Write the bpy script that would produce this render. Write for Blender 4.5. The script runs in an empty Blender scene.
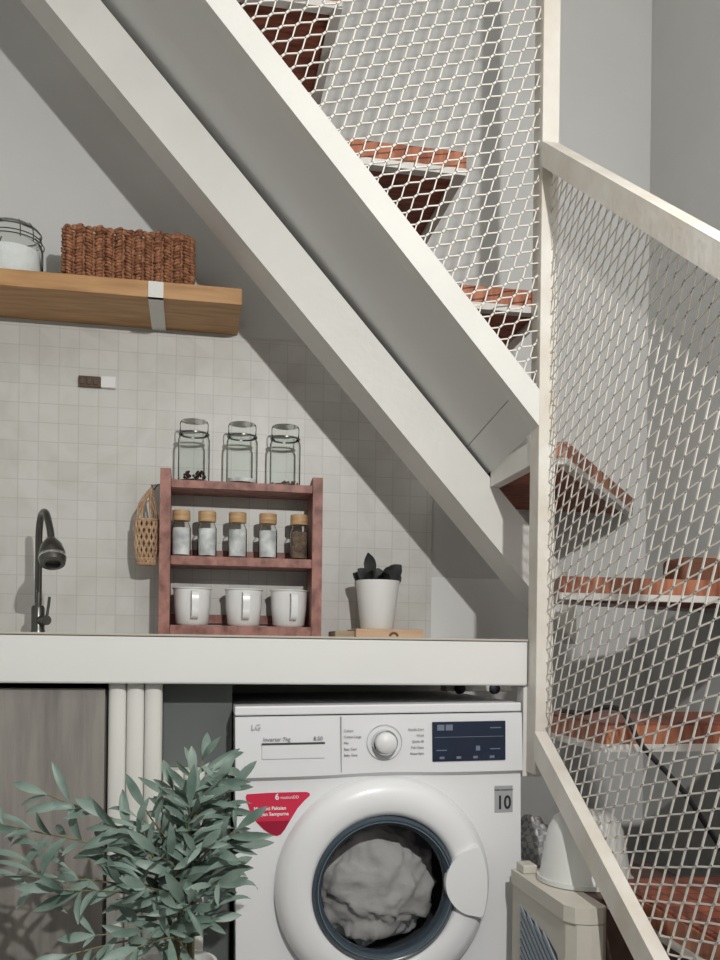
import bpy, bmesh, math, random
from mathutils import Vector, Matrix, Euler
random.seed(7)
scn = bpy.context.scene
COL = scn.collection
V = Vector
PI = math.pi

# ------------------------------------------------------------------ camera
FPX = 900.0
a, rr = math.radians(10.6), .012
fwd = V((math.sin(a), math.cos(a), 0)); r0 = V((math.cos(a), -math.sin(a), 0)); u0 = V((0, 0, 1))
right = math.cos(rr)*r0 + math.sin(rr)*u0
up = math.cos(rr)*u0 - math.sin(rr)*r0
cd = bpy.data.cameras.new('camera'); cam = bpy.data.objects.new('camera', cd); COL.objects.link(cam)
cd.sensor_width = 36; cd.sensor_height = 36; cd.lens = FPX/960*36
cd.shift_y = 172/960; cd.clip_start = .02
m = Matrix.Identity(4)
for i in range(3):
    m[i][0] = right[i]; m[i][1] = up[i]; m[i][2] = -fwd[i]
m[0][3], m[1][3], m[2][3] = 0, -2.45, .95
cam.matrix_world = m
scn.camera = cam
# ------------------------------------------------------------------ world, lights, exposure
w = bpy.data.worlds.new('world'); scn.world = w; w.use_nodes = True
w.node_tree.nodes['Background'].inputs[0].default_value = (.92, .96, 1, 1)
w.node_tree.nodes['Background'].inputs[1].default_value = .12
ld = bpy.data.lights.new('key_lamp', 'POINT'); ld.energy = 108; ld.shadow_soft_size = .022; ld.color = (1, .985, .955)  # unseen source well below the ceiling, placed by the shadows it casts
lo = bpy.data.objects.new('key_lamp', ld); COL.objects.link(lo); lo.location = (.45, -2.45, 1.92)
vs = scn.view_settings
vs.view_transform = 'Standard'; vs.look = 'None'; vs.exposure = 0.0; vs.gamma = 1; vs.use_curve_mapping = False

# ------------------------------------------------------------------ materials
MATS = {}
def mat(name, col, rough=.5, metal=0, noise=0, nscale=8, stretch=(1, 1, 1), bump=0, bscale=40, col2=None, trans=0, coat=0, ior=1.45, emit=0):
    if name in MATS: return MATS[name]
    M = bpy.data.materials.new(name); M.use_nodes = True
    nt = M.node_tree; b = nt.nodes['Principled BSDF']
    b.inputs['Base Color'].default_value = (*col, 1); b.inputs['Roughness'].default_value = rough
    b.inputs['Metallic'].default_value = metal; b.inputs['IOR'].default_value = ior
    b.inputs['Transmission Weight'].default_value = trans
    b.inputs['Coat Weight'].default_value = coat
    if emit:
        b.inputs['Emission Color'].default_value = (*col, 1); b.inputs['Emission Strength'].default_value = emit
    tc = nt.nodes.new('ShaderNodeTexCoord'); mp = nt.nodes.new('ShaderNodeMapping')
    mp.inputs['Scale'].default_value = stretch
    nt.links.new(tc.outputs['Object'], mp.inputs[0])
    if noise or col2:
        n = nt.nodes.new('ShaderNodeTexNoise'); n.inputs['Scale'].default_value = nscale; n.inputs['Detail'].default_value = 6
        nt.links.new(mp.outputs[0], n.inputs['Vector'])
        cr = nt.nodes.new('ShaderNodeValToRGB')
        c2 = col2 if col2 else tuple(c*(1-noise) for c in col)
        cr.color_ramp.elements[0].color = (*c2, 1); cr.color_ramp.elements[1].color = (*col, 1)
        cr.color_ramp.elements[0].position = .33; cr.color_ramp.elements[1].position = .62
        nt.links.new(n.outputs['Fac'], cr.inputs[0]); nt.links.new(cr.outputs[0], b.inputs['Base Color'])
    if bump:
        n2 = nt.nodes.new('ShaderNodeTexNoise'); n2.inputs['Scale'].default_value = bscale; n2.inputs['Detail'].default_value = 4
        nt.links.new(mp.outputs[0], n2.inputs['Vector'])
        bp = nt.nodes.new('ShaderNodeBump'); bp.inputs['Strength'].default_value = bump; bp.inputs['Distance'].default_value = .01
        nt.links.new(n2.outputs['Fac'], bp.inputs['Height']); nt.links.new(bp.outputs[0], b.inputs['Normal'])
    MATS[name] = M
    return M

wall_m = mat('wall_paint', (.60, .60, .585), .8, noise=.06, nscale=2.2, bump=.12, bscale=30)
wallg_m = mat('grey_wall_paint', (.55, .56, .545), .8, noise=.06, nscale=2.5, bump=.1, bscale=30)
floor_m = mat('floor_tile', (.22, .21, .20), .45, noise=.2, nscale=3)
ceil_m = mat('ceiling_paint', (.7, .7, .68), .9, noise=.04)
steel_m = mat('white_painted_steel', (.70, .69, .655), .45, noise=.06, nscale=6, bump=.08, bscale=60)
cream_m = mat('cream_painted_steel', (.70, .675, .625), .5, noise=.16, nscale=9, bump=.12, bscale=50, col2=(.60, .545, .47))
soffit_m = mat('soffit_board', (.70, .705, .69), .7, noise=.05, nscale=3)
mesh_m = mat('cream_painted_mesh', (.76, .735, .68), .5, noise=.12, nscale=30)
tread_m = mat('red_brown_hardwood', (.40, .155, .08), .45, noise=.5, nscale=9, stretch=(6, 6, 1), col2=(.20, .055, .028))
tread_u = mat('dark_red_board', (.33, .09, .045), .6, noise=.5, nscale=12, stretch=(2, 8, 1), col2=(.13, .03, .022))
ply_m = mat('stair_frame_steel', (.60, .58, .55), .5, noise=.1, nscale=9)
cer_m = mat('white_glazed_slab', (.72, .72, .70), .28, noise=.03, nscale=4)
caulk_m = mat('cream_caulk', (.45, .42, .36), .7)
appl_m = mat('white_enamel_steel', (.77, .775, .785), .3, coat=.3)
appl2_m = mat('white_appliance_plastic', (.72, .725, .74), .38)
gap_m = mat('gap_shade', (.06, .06, .065), .8)  # flat dark colour standing in for shade inside slot and vent
black_m = mat('black_rubber', (.015, .015, .017), .5)
wood_m = mat('oak_board', (.50, .285, .125), .5, nscale=7, stretch=(1, 8, 8), col2=(.36, .185, .075), bump=.1, bscale=30)
pine_m = mat('pale_pine', (.62, .43, .28), .55, nscale=9, stretch=(1, 7, 7), col2=(.52, .32, .19))
rack_m = mat('mahogany_stained_wood', (.37, .17, .135), .5, nscale=9, stretch=(4, 6, 3), col2=(.17, .065, .05), bump=.1)
bamboo_m = mat('bamboo_lid', (.55, .36, .19), .5, nscale=20, stretch=(1, 1, 8), col2=(.42, .25, .12))
weave_m = mat('braided_water_hyacinth', (.40, .18, .09), .6, nscale=60, col2=(.14, .05, .024), bump=.5, bscale=160)
cro_m = mat('tan_woven_cane', (.50, .335, .21), .7, nscale=60, col2=(.32, .19, .11), bump=.3, bscale=150)
gun_m = mat('gunmetal', (.13, .13, .12), .28, metal=.85, noise=.2, nscale=20)
chrome_m = mat('chrome', (.62, .63, .64), .16, metal=1)
sugar_m = mat('white_granules', (.78, .79, .79), .9, noise=.06, nscale=60, bump=.3, bscale=200)
salt_m = mat('grey_white_granules', (.80, .80, .80), .9, noise=.3, nscale=26, col2=(.42, .42, .44))
spice_m = mat('brown_spice', (.22, .15, .11), .9, nscale=60, col2=(.10, .06, .045), bump=.5, bscale=200)
enamel_m = mat('white_enamel', (.78, .78, .77), .22, coat=.4)
pot_m = mat('matt_white_ceramic', (.74, .74, .72), .5, noise=.03)
leafd_m = mat('dark_grey_green_leaf', (.14, .145, .14), .35, nscale=20, col2=(.035, .045, .04))
leaf_m = mat('sage_green_leaf', (.22, .295, .25), .45, nscale=12, col2=(.075, .125, .10))
stem_m = mat('green_brown_stem', (.20, .19, .10), .6, nscale=20, col2=(.12, .10, .06))
door_m = mat('weathered_grey_laminate', (.285, .265, .24), .55, nscale=5, stretch=(7, 7, .8), col2=(.19, .175, .16), bump=.06)
pleat_m = mat('ivory_pvc', (.72, .71, .67), .45, noise=.03)
red_m = mat('red_label_film', (.62, .03, .075), .35)
redd_m = mat('dark_red_label_film', (.33, .012, .04), .35)
white_m = mat('white_print', (.85, .85, .85), .5)
grey_m = mat('grey_print', (.23, .23, .24), .5)
silver_m = mat('silver_label', (.36, .37, .38), .4)
blk_m = mat('black_print', (.02, .02, .022), .5)
disp_m = mat('navy_display', (.012, .02, .045), .35, noise=.3, nscale=12)
dispg_m = mat('display_segments', (.16, .19, .25), .4)
drum_m = mat('drum_steel', (.22, .25, .28), .3, metal=.8)
rim_m = mat('dark_blue_grey_rim', (.045, .065, .085), .25)
cloth_m = mat('grey_laundry', (.52, .51, .49), .95, noise=.1, nscale=40, bump=.12, bscale=160)
beige_m = mat('beige_plastic', (.56, .53, .465), .5, noise=.04)
vent_m = mat('blue_grey_grille', (.25, .29, .34), .5)
bucket_m = mat('milky_plastic', (.66, .665, .64), .4, noise=.04)
crate_m = mat('brown_board', (.16, .10, .08), .7, nscale=20, col2=(.11, .07, .055))
cable_m = black_m

def thin_glass(name, tint, blend=.25, body=0, bodycol=(.8, .8, .8)):
    M = bpy.data.materials.new(name); M.use_nodes = True; nt = M.node_tree; nt.nodes.clear()
    out = nt.nodes.new('ShaderNodeOutputMaterial'); tr = nt.nodes.new('ShaderNodeBsdfTransparent'); gl = nt.nodes.new('ShaderNodeBsdfGlossy')
    tr.inputs[0].default_value = (*tint, 1); gl.inputs['Roughness'].default_value = .03
    lw = nt.nodes.new('ShaderNodeLayerWeight'); lw.inputs['Blend'].default_value = blend; mx = nt.nodes.new('ShaderNodeMixShader')
    nt.links.new(lw.outputs['Fresnel'], mx.inputs[0]); nt.links.new(tr.outputs[0], mx.inputs[1]); nt.links.new(gl.outputs[0], mx.inputs[2])
    nt.links.new(mx.outputs[0], out.inputs[0])
    return M
glass_m = thin_glass('clear_glass', (.975, .985, .98), .06)
dglass_m = thin_glass('tinted_glass', (.92, .92, .925), .08)

def tiles(name, size, c1, c2, grout, axis='XZ', vary=.5, msize=.0012):
    M = bpy.data.materials.new(name); M.use_nodes = True; nt = M.node_tree; b = nt.nodes['Principled BSDF']
    tc = nt.nodes.new('ShaderNodeTexCoord'); sp = nt.nodes.new('ShaderNodeSeparateXYZ'); cb = nt.nodes.new('ShaderNodeCombineXYZ')
    nt.links.new(tc.outputs['Object'], sp.inputs[0])
    nt.links.new(sp.outputs[axis[0]], cb.inputs[0]); nt.links.new(sp.outputs[axis[1]], cb.inputs[1])
    br = nt.nodes.new('ShaderNodeTexBrick'); br.offset = 0; br.squash = 1
    br.inputs['Scale'].default_value = 1; br.inputs['Brick Width'].default_value = size; br.inputs['Row Height'].default_value = size
    br.inputs['Mortar Size'].default_value = msize; br.inputs['Mortar Smooth'].default_value = .3
    br.inputs['Color1'].default_value = (*c1, 1); br.inputs['Color2'].default_value = (*c2, 1); br.inputs['Mortar'].default_value = (*grout, 1)
    nt.links.new(cb.outputs[0], br.inputs['Vector'])
    n = nt.nodes.new('ShaderNodeTexNoise'); n.inputs['Scale'].default_value = 7; n.inputs['Detail'].default_value = 8; n.inputs['Distortion'].default_value = 1.6
    nt.links.new(tc.outputs['Object'], n.inputs['Vector'])
    cr = nt.nodes.new('ShaderNodeValToRGB'); cr.color_ramp.elements[0].position = .3; cr.color_ramp.elements[1].position = .6
    cr.color_ramp.elements[0].color = (.86, .85, .83, 1); cr.color_ramp.elements[1].color = (1, 1, 1, 1)
    nt.links.new(n.outputs['Fac'], cr.inputs[0])
    mx = nt.nodes.new('ShaderNodeMix'); mx.data_type = 'RGBA'; mx.blend_type = 'MULTIPLY'; mx.inputs[0].default_value = vary
    nt.links.new(br.outputs['Color'], mx.inputs[6]); nt.links.new(cr.outputs[0], mx.inputs[7])
    nt.links.new(mx.outputs[2], b.inputs['Base Color']); b.inputs['Roughness'].default_value = .4
    return M
tile_m = tiles('pale_marble_mosaic', .0495, (.555, .55, .52), (.60, .595, .565), (.475, .47, .44), vary=.8)
terra_m = tiles('terracotta_mosaic', .034, (.34, .10, .05), (.17, .05, .035), (.07, .035, .03), axis='XY', vary=.9, msize=.002)

def checks(name, c1, c2, s):
    M = bpy.data.materials.new(name); M.use_nodes = True; nt = M.node_tree; b = nt.nodes['Principled BSDF']
    tc = nt.nodes.new('ShaderNodeTexCoord'); ck = nt.nodes.new('ShaderNodeTexChecker'); ck.inputs['Scale'].default_value = s
    ck.inputs[1].default_value = (*c1, 1); ck.inputs[2].default_value = (*c2, 1)
    nt.links.new(tc.outputs['Object'], ck.inputs[0]); nt.links.new(ck.outputs[0], b.inputs['Base Color']); b.inputs['Roughness'].default_value = .9
    return M
plaid_m = checks('grey_white_check', (.85, .85, .86), (.5, .51, .52), 75)

# ------------------------------------------------------------------ helpers
def nb(): return bmesh.new()
def obj(name, bm, m, parent=None, origin=None, smooth=False, sharp=None):
    """bm authored in world coordinates; moved so that the origin is at the parent's or at 'origin'."""
    o0 = V(origin) if origin is not None else (wloc(parent) if parent else V((0, 0, 0)))
    bmesh.ops.translate(bm, verts=bm.verts, vec=-o0)
    bmesh.ops.recalc_face_normals(bm, faces=bm.faces)
    me = bpy.data.meshes.new(name); bm.to_mesh(me); bm.free()
    me.materials.append(m)
    if smooth:
        for p in me.polygons: p.use_smooth = True
        me.set_sharp_from_angle(angle=math.radians(sharp or 40))
    o = bpy.data.objects.new(name, me); COL.objects.link(o)
    if parent:
        o.parent = parent; o.location = o0 - wloc(parent)
    else: o.location = o0
    return o
def wloc(o):
    l = V(o.location)
    while o.parent: o = o.parent; l += V(o.location)
    return l
def thing(name, label, cat, loc, group=None):
    o = bpy.data.objects.new(name, None); o.empty_display_size = .05; COL.objects.link(o); o.location = loc
    return tag(o, label, cat, group)
def tag(o, label=None, cat=None, group=None, kind=None):
    if label: o['label'] = label
    if cat: o['category'] = cat
    if group: o['group'] = group
    if kind: o['kind'] = kind
    return o
def struct(name, bm, m, **k): return tag(obj(name, bm, m, **k), kind='structure')
def box(bm, x0, x1, y0, y1, z0, z1, bev=0, seg=2, rot=None, piv=None):
    r = bmesh.ops.create_cube(bm, size=1)
    vs = r['verts']
    bmesh.ops.scale(bm, vec=(x1-x0, y1-y0, z1-z0), verts=vs)
    bmesh.ops.translate(bm, vec=((x0+x1)/2, (y0+y1)/2, (z0+z1)/2), verts=vs)
    if bev:
        es = list({e for v in vs for e in v.link_edges})
        g = bmesh.ops.bevel(bm, geom=es, offset=bev, segments=seg, affect='EDGES', profile=.5)
        vs = list({v for f in g['faces'] for v in f.verts} | {v for v in vs if v.is_valid})
    if rot is not None:
        vs = [v for v in vs if v.is_valid]
        bmesh.ops.rotate(bm, cent=piv or ((x0+x1)/2, (y0+y1)/2, (z0+z1)/2), matrix=rot, verts=vs)
    return bm
def prism(bm, pts, vec):
    """extrude a planar polygon (3D points) by vec"""
    n = len(pts); A_ = [bm.verts.new(V(p)) for p in pts]; B_ = [bm.verts.new(V(p)+V(vec)) for p in pts]
    bm.faces.new(A_); bm.faces.new(B_[::-1])
    for i in range(n): bm.faces.new((A_[i], B_[i], B_[(i+1) % n], A_[(i+1) % n]))
    return bm
def bar(bm, p, q, wv, tv):
    """rectangular bar p->q, half width vector wv, half thickness vector tv"""
    vs_ = []
    for c in (p, q):
        for s, t in ((-1, -1), (1, -1), (1, 1), (-1, 1)): vs_.append(bm.verts.new(c + wv*s + tv*t))
    for i in range(4): bm.faces.new((vs_[i], vs_[(i+1) % 4], vs_[4+(i+1) % 4], vs_[4+i]))
    bm.faces.new(vs_[0:4][::-1]); bm.faces.new(vs_[4:8])
def lathe(bm, prof, c=(0, 0, 0), n=32, axis='Z', closed=False, cap=True):
    """prof: list of (r, h)"""
    rings = []
    for r, h in prof:
        ring = []
        for i in range(n):
            t = 2*PI*i/n; x, y = max(r, 1e-5)*math.cos(t), max(r, 1e-5)*math.sin(t)
            p = (x, y, h) if axis == 'Z' else ((x, -h, y) if axis == 'Y' else (h, x, y))
            ring.append(bm.verts.new(V(c)+V(p)))
        rings.append(ring)
    for A_, B_ in zip(rings, rings[1:]):
        for i in range(n): bm.faces.new((A_[i], A_[(i+1) % n], B_[(i+1) % n], B_[i]))
    if closed:
        A_, B_ = rings[-1], rings[0]
        for i in range(n): bm.faces.new((A_[i], A_[(i+1) % n], B_[(i+1) % n], B_[i]))
    else:
        for R in (rings[0], rings[-1]):
            if cap and (R[0].co - R[n//2].co).length > 1e-3: bm.faces.new(R)
    if not closed: bmesh.ops.remove_doubles(bm, verts=[v for R in (rings[0], rings[-1]) for v in R], dist=5e-5)
    return bm
def tube(bm, pts, r, n=10, cap=True):
    pts = [V(p) for p in pts]; rings = []
    t0 = (pts[1]-pts[0]).normalized(); ref = V((0, 0, 1)) if abs(t0.z) < .9 else V((0, 1, 0))
    u = t0.cross(ref).normalized()
    for i, p in enumerate(pts):
        t = ((pts[min(i+1, len(pts)-1)] - pts[max(i-1, 0)])).normalized()
        u = (u - t*u.dot(t)).normalized(); v = t.cross(u)
        rad = r[i] if isinstance(r, (list, tuple)) else r
        rings.append([bm.verts.new(p + u*rad*math.cos(2*PI*k/n) + v*rad*math.sin(2*PI*k/n)) for k in range(n)])
    for A_, B_ in zip(rings, rings[1:]):
        for i in range(n): bm.faces.new((A_[i], A_[(i+1) % n], B_[(i+1) % n], B_[i]))
    if cap: bm.faces.new(rings[0]); bm.faces.new(rings[-1][::-1])
    return bm
def curve_pts(ctrl, n=8):
    """Catmull-Rom through ctrl"""
    P = [V(c) for c in ctrl]; P = [P[0]*2-P[1]] + P + [P[-1]*2-P[-2]]; out = []
    for i in range(1, len(P)-2):
        for k in range(n):
            t = k/n
            out.append(.5*((2*P[i]) + (-P[i-1]+P[i+1])*t + (2*P[i-1]-5*P[i]+4*P[i+1]-P[i+2])*t*t + (-P[i-1]+3*P[i]-3*P[i+1]+P[i+2])*t**3))
    out.append(P[-2]); return out
def ell(bm, c, r, rot=None, seg=10, rings=6):
    M_ = Matrix.Translation(c) @ (rot.to_4x4() if rot else Matrix.Identity(4)) @ Matrix.Diagonal((*r, 1))
    bmesh.ops.create_uvsphere(bm, u_segments=seg, v_segments=rings, radius=1, matrix=M_)
def text(name, s, size, loc, m, parent, align='LEFT', ext=.0004, ry=0, sx=1, bold=0):
    """text facing the viewer side (-Y)"""
    c = bpy.data.curves.new(name, 'FONT'); c.body = s; c.size = size; c.align_x = align; c.extrude = ext; c.resolution_u = 3; c.offset = bold
    o = bpy.data.objects.new(name, c); COL.objects.link(o)
    me = o.to_mesh().copy()
    o.to_mesh_clear(); bpy.data.objects.remove(o)
    me.name = name; me.transform(Matrix.Rotation(ry, 4, 'Y') @ Matrix.Rotation(PI/2, 4, 'X') @ Matrix.Diagonal((sx, 1, 1, 1)))
    me.materials.clear(); me.materials.append(m)
    o = bpy.data.objects.new(name, me); COL.objects.link(o); o.parent = parent
    o.location = V(loc) - wloc(parent)
    return o
def copy_tree(o, parent=None, kids=None):
    c = o.copy(); COL.objects.link(c); c.parent = parent
    for ch in [x for x in COL.objects if x.parent == o]: copy_tree(ch, c)
    return c

# ------------------------------------------------------------------ room shell
XL, XR, YB, ZC = -1.7, 1.31, -4.2, 3.35
wb = struct('wall_back', box(nb(), XL, XR+.1, 0, .1, -.05, ZC), wall_m)
struct('wall_right', box(nb(), XR, XR+.1, YB, 0, -.05, ZC), wallg_m)
struct('wall_left', box(nb(), XL-.1, XL, YB, .1, -.05, ZC), wall_m)
struct('floor', box(nb(), XL-.1, XR+.1, YB, .1, -.1, 0), floor_m)
struct('ceiling', box(nb(), XL-.1, XR+.1, YB, .1, ZC, ZC+.1), ceil_m)
obj('tiled_splashback', box(nb(), XL, .658, -.006, 0, .976, 1.79), tile_m, wb)
struct('trim_1', box(nb(), .6585, 1.0, -.005, 0, .976, 1.163, bev=.001), cer_m)

# ------------------------------------------------------------------ staircase
S = 1.108                                            # fall of the upper flight per metre
stair = thing('staircase', 'white steel staircase with mesh railings and red-brown treads turning above the counter', 'staircase', (.717, -.655, .0))
def slopeprism(x0, x1, zl, h, y0, y1):               # lower edge z at x: zl(x)
    bm = nb()
    return prism(bm, [(x0, y0, zl(x0)), (x1, y0, zl(x1)), (x1, y0, zl(x1)+h), (x0, y0, zl(x0)+h)], (0, y1-y0, 0))
zA = lambda x: 2.007 - 1.108*x
zB = lambda x: 2.214 - 1.132*x
obj('wall_stringer', slopeprism(-1.10, .93, zA, .148, -.37, -.235), steel_m, stair)
obj('outer_stringer', slopeprism(-.90, .70, zB, .075, -.69, -.65), steel_m, stair)
def soffit(x0, x1):
    bm = nb(); z = lambda x: zA(x)+.1485
    return prism(bm, [(x0, -.65, zB(x0)+.004), (x1, -.65, zB(x1)+.004), (x1, -.25, z(x1)), (x0, -.25, z(x0))], (0, 0, .012))
obj('soffit_panel', soffit(-.95, .648), soffit_m, stair)
obj('soffit_panel', soffit(.650, .704), soffit_m, stair)
def tread(poly, ztop, name='tread', edge=.022, th=.034, fr=.03):
    """poly: xy points ccw"""
    t = obj(name, prism(nb(), [(x, y, ztop) for x, y in poly], (0, 0, -th)), tread_m, stair)
    c = V((sum(p[0] for p in poly)/len(poly), sum(p[1] for p in poly)/len(poly)))
    n = len(poly); bm = nb()
    inner = []
    for i in range(n):                              # inset corner
        p0, p1, p2 = V(poly[i-1]), V(poly[i]), V(poly[(i+1) % n])
        d1, d2 = (p1-p0).normalized(), (p2-p1).normalized()
        n1, n2 = V((-d1.y, d1.x)), V((-d2.y, d2.x))
        k = edge/max(.35, 1+n1.dot(n2)); inner.append(p1+(n1+n2)*k)
    o = [V(p) for p in poly]; z1, z0 = ztop-th, ztop-th-.014
    vo1 = [bm.verts.new((p.x, p.y, z1)) for p in o]; vo0 = [bm.verts.new((p.x, p.y, z0)) for p in o]
    vi1 = [bm.verts.new((p.x, p.y, z1)) for p in inner]; vi0 = [bm.verts.new((p.x, p.y, z0)) for p in inner]
    for i in range(n):
        j = (i+1) % n
        bm.faces.new((vo0[i], vo0[j], vo1[j], vo1[i])); bm.faces.new((vi1[i], vi1[j], vi0[j], vi0[i]))
        bm.faces.new((vo1[i], vo1[j], vi1[j], vi1[i])); bm.faces.new((vo0[j], vo0[i], vi0[i], vi0[j]))
    obj('tread_frame', bm, ply_m, t)
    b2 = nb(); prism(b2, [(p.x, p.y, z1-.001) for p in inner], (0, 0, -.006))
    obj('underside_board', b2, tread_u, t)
    return t
def rect(x0, x1, y0, y1): return [(x0, y0), (x1, y0), (x1, y1), (x0, y1)]
# upper flight, climbing to the left along the wall
for x1, z in ((.742, 1.722), (.55, 1.992), (.285, 2.30), (.02, 2.555), (-.24, 2.84)):
    x0 = (2.325-z)/1.108
    tread(rect(x0, x1, -.648 if x1 < .7 else -.636, -.004), z)
# winders in the corner and the lower flight coming out of the corner
tread([(.708, -.636), (.775, -.66), (1.24, -.055), (1.24, -.004), (.708, -.004)], 1.40, fr=.02)
tread([(.745, -.70), (1.305, -.70), (1.305, -.30), (.80, -.53)], 1.112)
tread(rect(.735, 1.305, -.93, -.62), .822)
tread(rect(.735, 1.305, -1.30, -.95), .545)
tread(rect(.735, 1.305, -1.66, -1.31), .265)
obj('side_angle', box(nb(), .7035, .7075, -.636, -.375, 1.352, 1.402), steel_m, stair)
# terracotta mosaic on the walking surface of the lower treads
for k, (y0, y1, z) in enumerate(((-.925, -.625, .8225), (-1.295, -.955, .5455), (-1.655, -1.315, .2655))):
    obj('mosaic_top', box(nb(), .74, 1.30, y0, y1, z, z+.004), terra_m, stair)
# post
bm = nb(); box(bm, .700, .737, -.690, -.640, .70, ZC-.001, bev=.002); obj('post', bm, cream_m, stair)
obj('post_base', box(nb(), .692, .735, -.64, -.60, .69, .881, bev=.002), steel_m, stair)
zT = lambda y: 2.012 + .768*(y+.69)                   # top rail top edge
zBt = lambda y: .797 + .613*(y+.69)                   # bottom rail top edge
def rail(zf, h, x0, x1, y1=-1.85, y0=-.70):
    return prism(nb(), [(x0, y0, zf(y0)), (x0, y1, zf(y1)), (x0, y1, zf(y1)-h), (x0, y0, zf(y0)-h)], (x1-x0, 0, 0))
obj('top_rail', rail(zT, .052, .694, .730), cream_m, stair)
obj('lower_stringer', rail(zBt, .058, .694, .720), cream_m, stair)
obj('newel_post', box(nb(), .694, .732, -1.88, -1.85, 0, zT(-1.87), bev=.002), cream_m, stair)
obj('wall_rail', rail(lambda y: zBt(y)-.02, .12, 1.285, 1.305, y0=-.50), steel_m, stair)

def clip(p, q, poly):
    """segment against convex ccw polygon (2D)"""
    t0, t1 = 0., 1.; d = q-p; n = len(poly)
    for i in range(n):
        e0, e1 = V(poly[i]), V(poly[(i+1) % n]); e = e1-e0; nrm = V((-e.y, e.x))
        den = nrm.dot(d); num = nrm.dot(p-e0)
        if abs(den) < 1e-12:
            if num < 0: return None
            continue
        t = -num/den
        if den > 0: t0 = max(t0, t)
        else: t1 = min(t1, t)
        if t0 >= t1-1e-4: return None
    return p+d*t0, p+d*t1
def lattice(poly, A_, C_, to3, nrm, L=.0045, wd=.0013, th=.0012, kc=1):
    """expanded metal: strands along A_ and C_ with short bonds where they meet"""
    bm = nb(); D = (A_+C_).normalized()
    xs = [p[0] for p in poly]; ys = [p[1] for p in poly]; c = V(((min(xs)+max(xs))/2, (min(ys)+max(ys))/2))
    R = max(max(xs)-min(xs), max(ys)-min(ys)); det = A_.x*C_.y-A_.y*C_.x; N_ = int(R*1.3/min(A_.length, C_.length))+2
    for i in range(-N_, N_):
        for j in range(-N_, N_):
            P_ = c + A_*i + C_*j
            if not (min(xs)-.08 < P_.x < max(xs)+.08 and min(ys)-.08 < P_.y < max(ys)+.08): continue
            for s_, e_, k in ((P_+D*L, P_+A_-D*L, 1), (P_+D*L, P_+C_-D*L, kc), (P_-D*L*1.3, P_+D*L*1.3, 1.5)):
                r = clip(s_, e_, poly)
                if not r: continue
                d = (r[1]-r[0]).normalized(); pw = V((-d.y, d.x))
                p3, q3 = to3(r[0]), to3(r[1]); w3 = (to3(r[0]+pw)-p3)*wd*k
                bar(bm, p3, q3, w3, nrm*th)
    return bm
def dirv(deg, l): return V((math.cos(math.radians(deg)), math.sin(math.radians(deg))))*l
# upper mesh: plane y=-.668, coordinates (x, z)
zt = lambda x: zB(x)+.068
poly = [(-.89, zt(-.89)), (.701, zt(.701)), (.701, 3.33), (-.89, 3.33)]
obj('upper_wire_mesh', lattice(poly, dirv(18, .0355), dirv(67, .0355), lambda p: V((p.x, -.672, p.y)), V((0, 1, 0))), mesh_m, stair)
# right mesh: plane x=.722, coordinates (d, z) with d = -y
zt2 = lambda d: zT(-d)-.03; zb2 = lambda d: zBt(-d)-.025
poly = [(.682, zb2(.682)), (1.86, zb2(1.86)), (1.86, zt2(1.86)), (.682, zt2(.682))]
obj('side_wire_mesh', lattice(poly, dirv(13.8, .0405), dirv(63.5, .034), lambda p: V((.7225, -p.x, p.y)), V((1, 0, 0)), L=.002, wd=.0014, th=.0007, kc=1.5), mesh_m, stair)

# ------------------------------------------------------------------ counter, cabinet, pleated panels
ct = thing('countertop', 'thick white counter slab running under the spice rack and above the washing machine', 'countertop', (-.4, -.3, .882))
obj('slab', box(nb(), XL+.002, .697, -.65, -.001, .883, .976, bev=.004), cer_m, ct)
obj('edge_strip', box(nb(), XL+.002, .6965, -.653, -.62, .9762, .9805, bev=.001), caulk_m, ct)
cab = thing('base_cabinet', 'grey wood-look cabinet under the counter, left of the ivory ribbed column', 'cabinet', (-.75, -.35, 0))
obj('carcass', box(nb(), -1.45, -.163, -.60, -.02, .0, .87), door_m, cab)
obj('cabinet_door', box(nb(), -.78, -.166, -.622, -.602, .08, .872, bev=.0015), door_m, cab)
obj('cabinet_door', box(nb(), -1.44, -.784, -.622, -.602, .08, .872, bev=.0015), door_m, cab)
def pleats(x0, x1, n, y, z0, z1, r=.6):
    bm = nb(); wv = (x1-x0)/n; pts = []
    for k in range(n):
        for i in range(9):
            t = PI*i/8; pts.append((x0+wv*(k+.5)-wv*.5*math.cos(t), y-.016*math.sin(t)**.6 if 0 < i < 8 else y))
    pts = [(p[0], p[1], z0) for p in pts] + [(x1, y+.03, z0), (x0, y+.03, z0)]
    return prism(bm, pts, (0, 0, z1-z0))
o = obj('ribbed_column', pleats(-.160, -.056, 3, -.612, .0, .8825), pleat_m, origin=(-.108, -.6, 0), smooth=True, sharp=60)
tag(o, 'tall ivory column with three rounded ribs between grey cabinet and washing machine', 'column')
o = obj('ribbed_panel', pleats(-.054, .030, 4, -.606, .0, .71), pleat_m, origin=(-.01, -.58, 0), smooth=True, sharp=60)
tag(o, 'short white ribbed panel behind the leafy plant, beside the washing machine', 'panel')

struct('shade_panel', box(nb(), -.055, .0835, -.575, -.565, 0, .8825), mat('recess_shade_grey', (.125, .135, .13), .8))  # added panel; its dark grey is the shade under the counter
# ------------------------------------------------------------------ wooden shelf with its contents
sh = thing('wall_shelf', 'thick oak wall shelf at top left carrying basket and jar', 'shelf', (-.5, -.11, 1.80))
obj('board', box(nb(), -1.25, .112, -.22, -.001, 1.80, 1.84, bev=.0015), wood_m, sh)
def bracket(x):
    bm = nb()
    box(bm, x-.018, x+.018, -.2235, -.2205, 1.7955, 1.838)
    box(bm, x-.018, x+.018, -.2235, -.001, 1.7955, 1.7995)
    return obj('metal_strap', bm, steel_m, sh)
bracket(-.095); bracket(-1.0)

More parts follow.
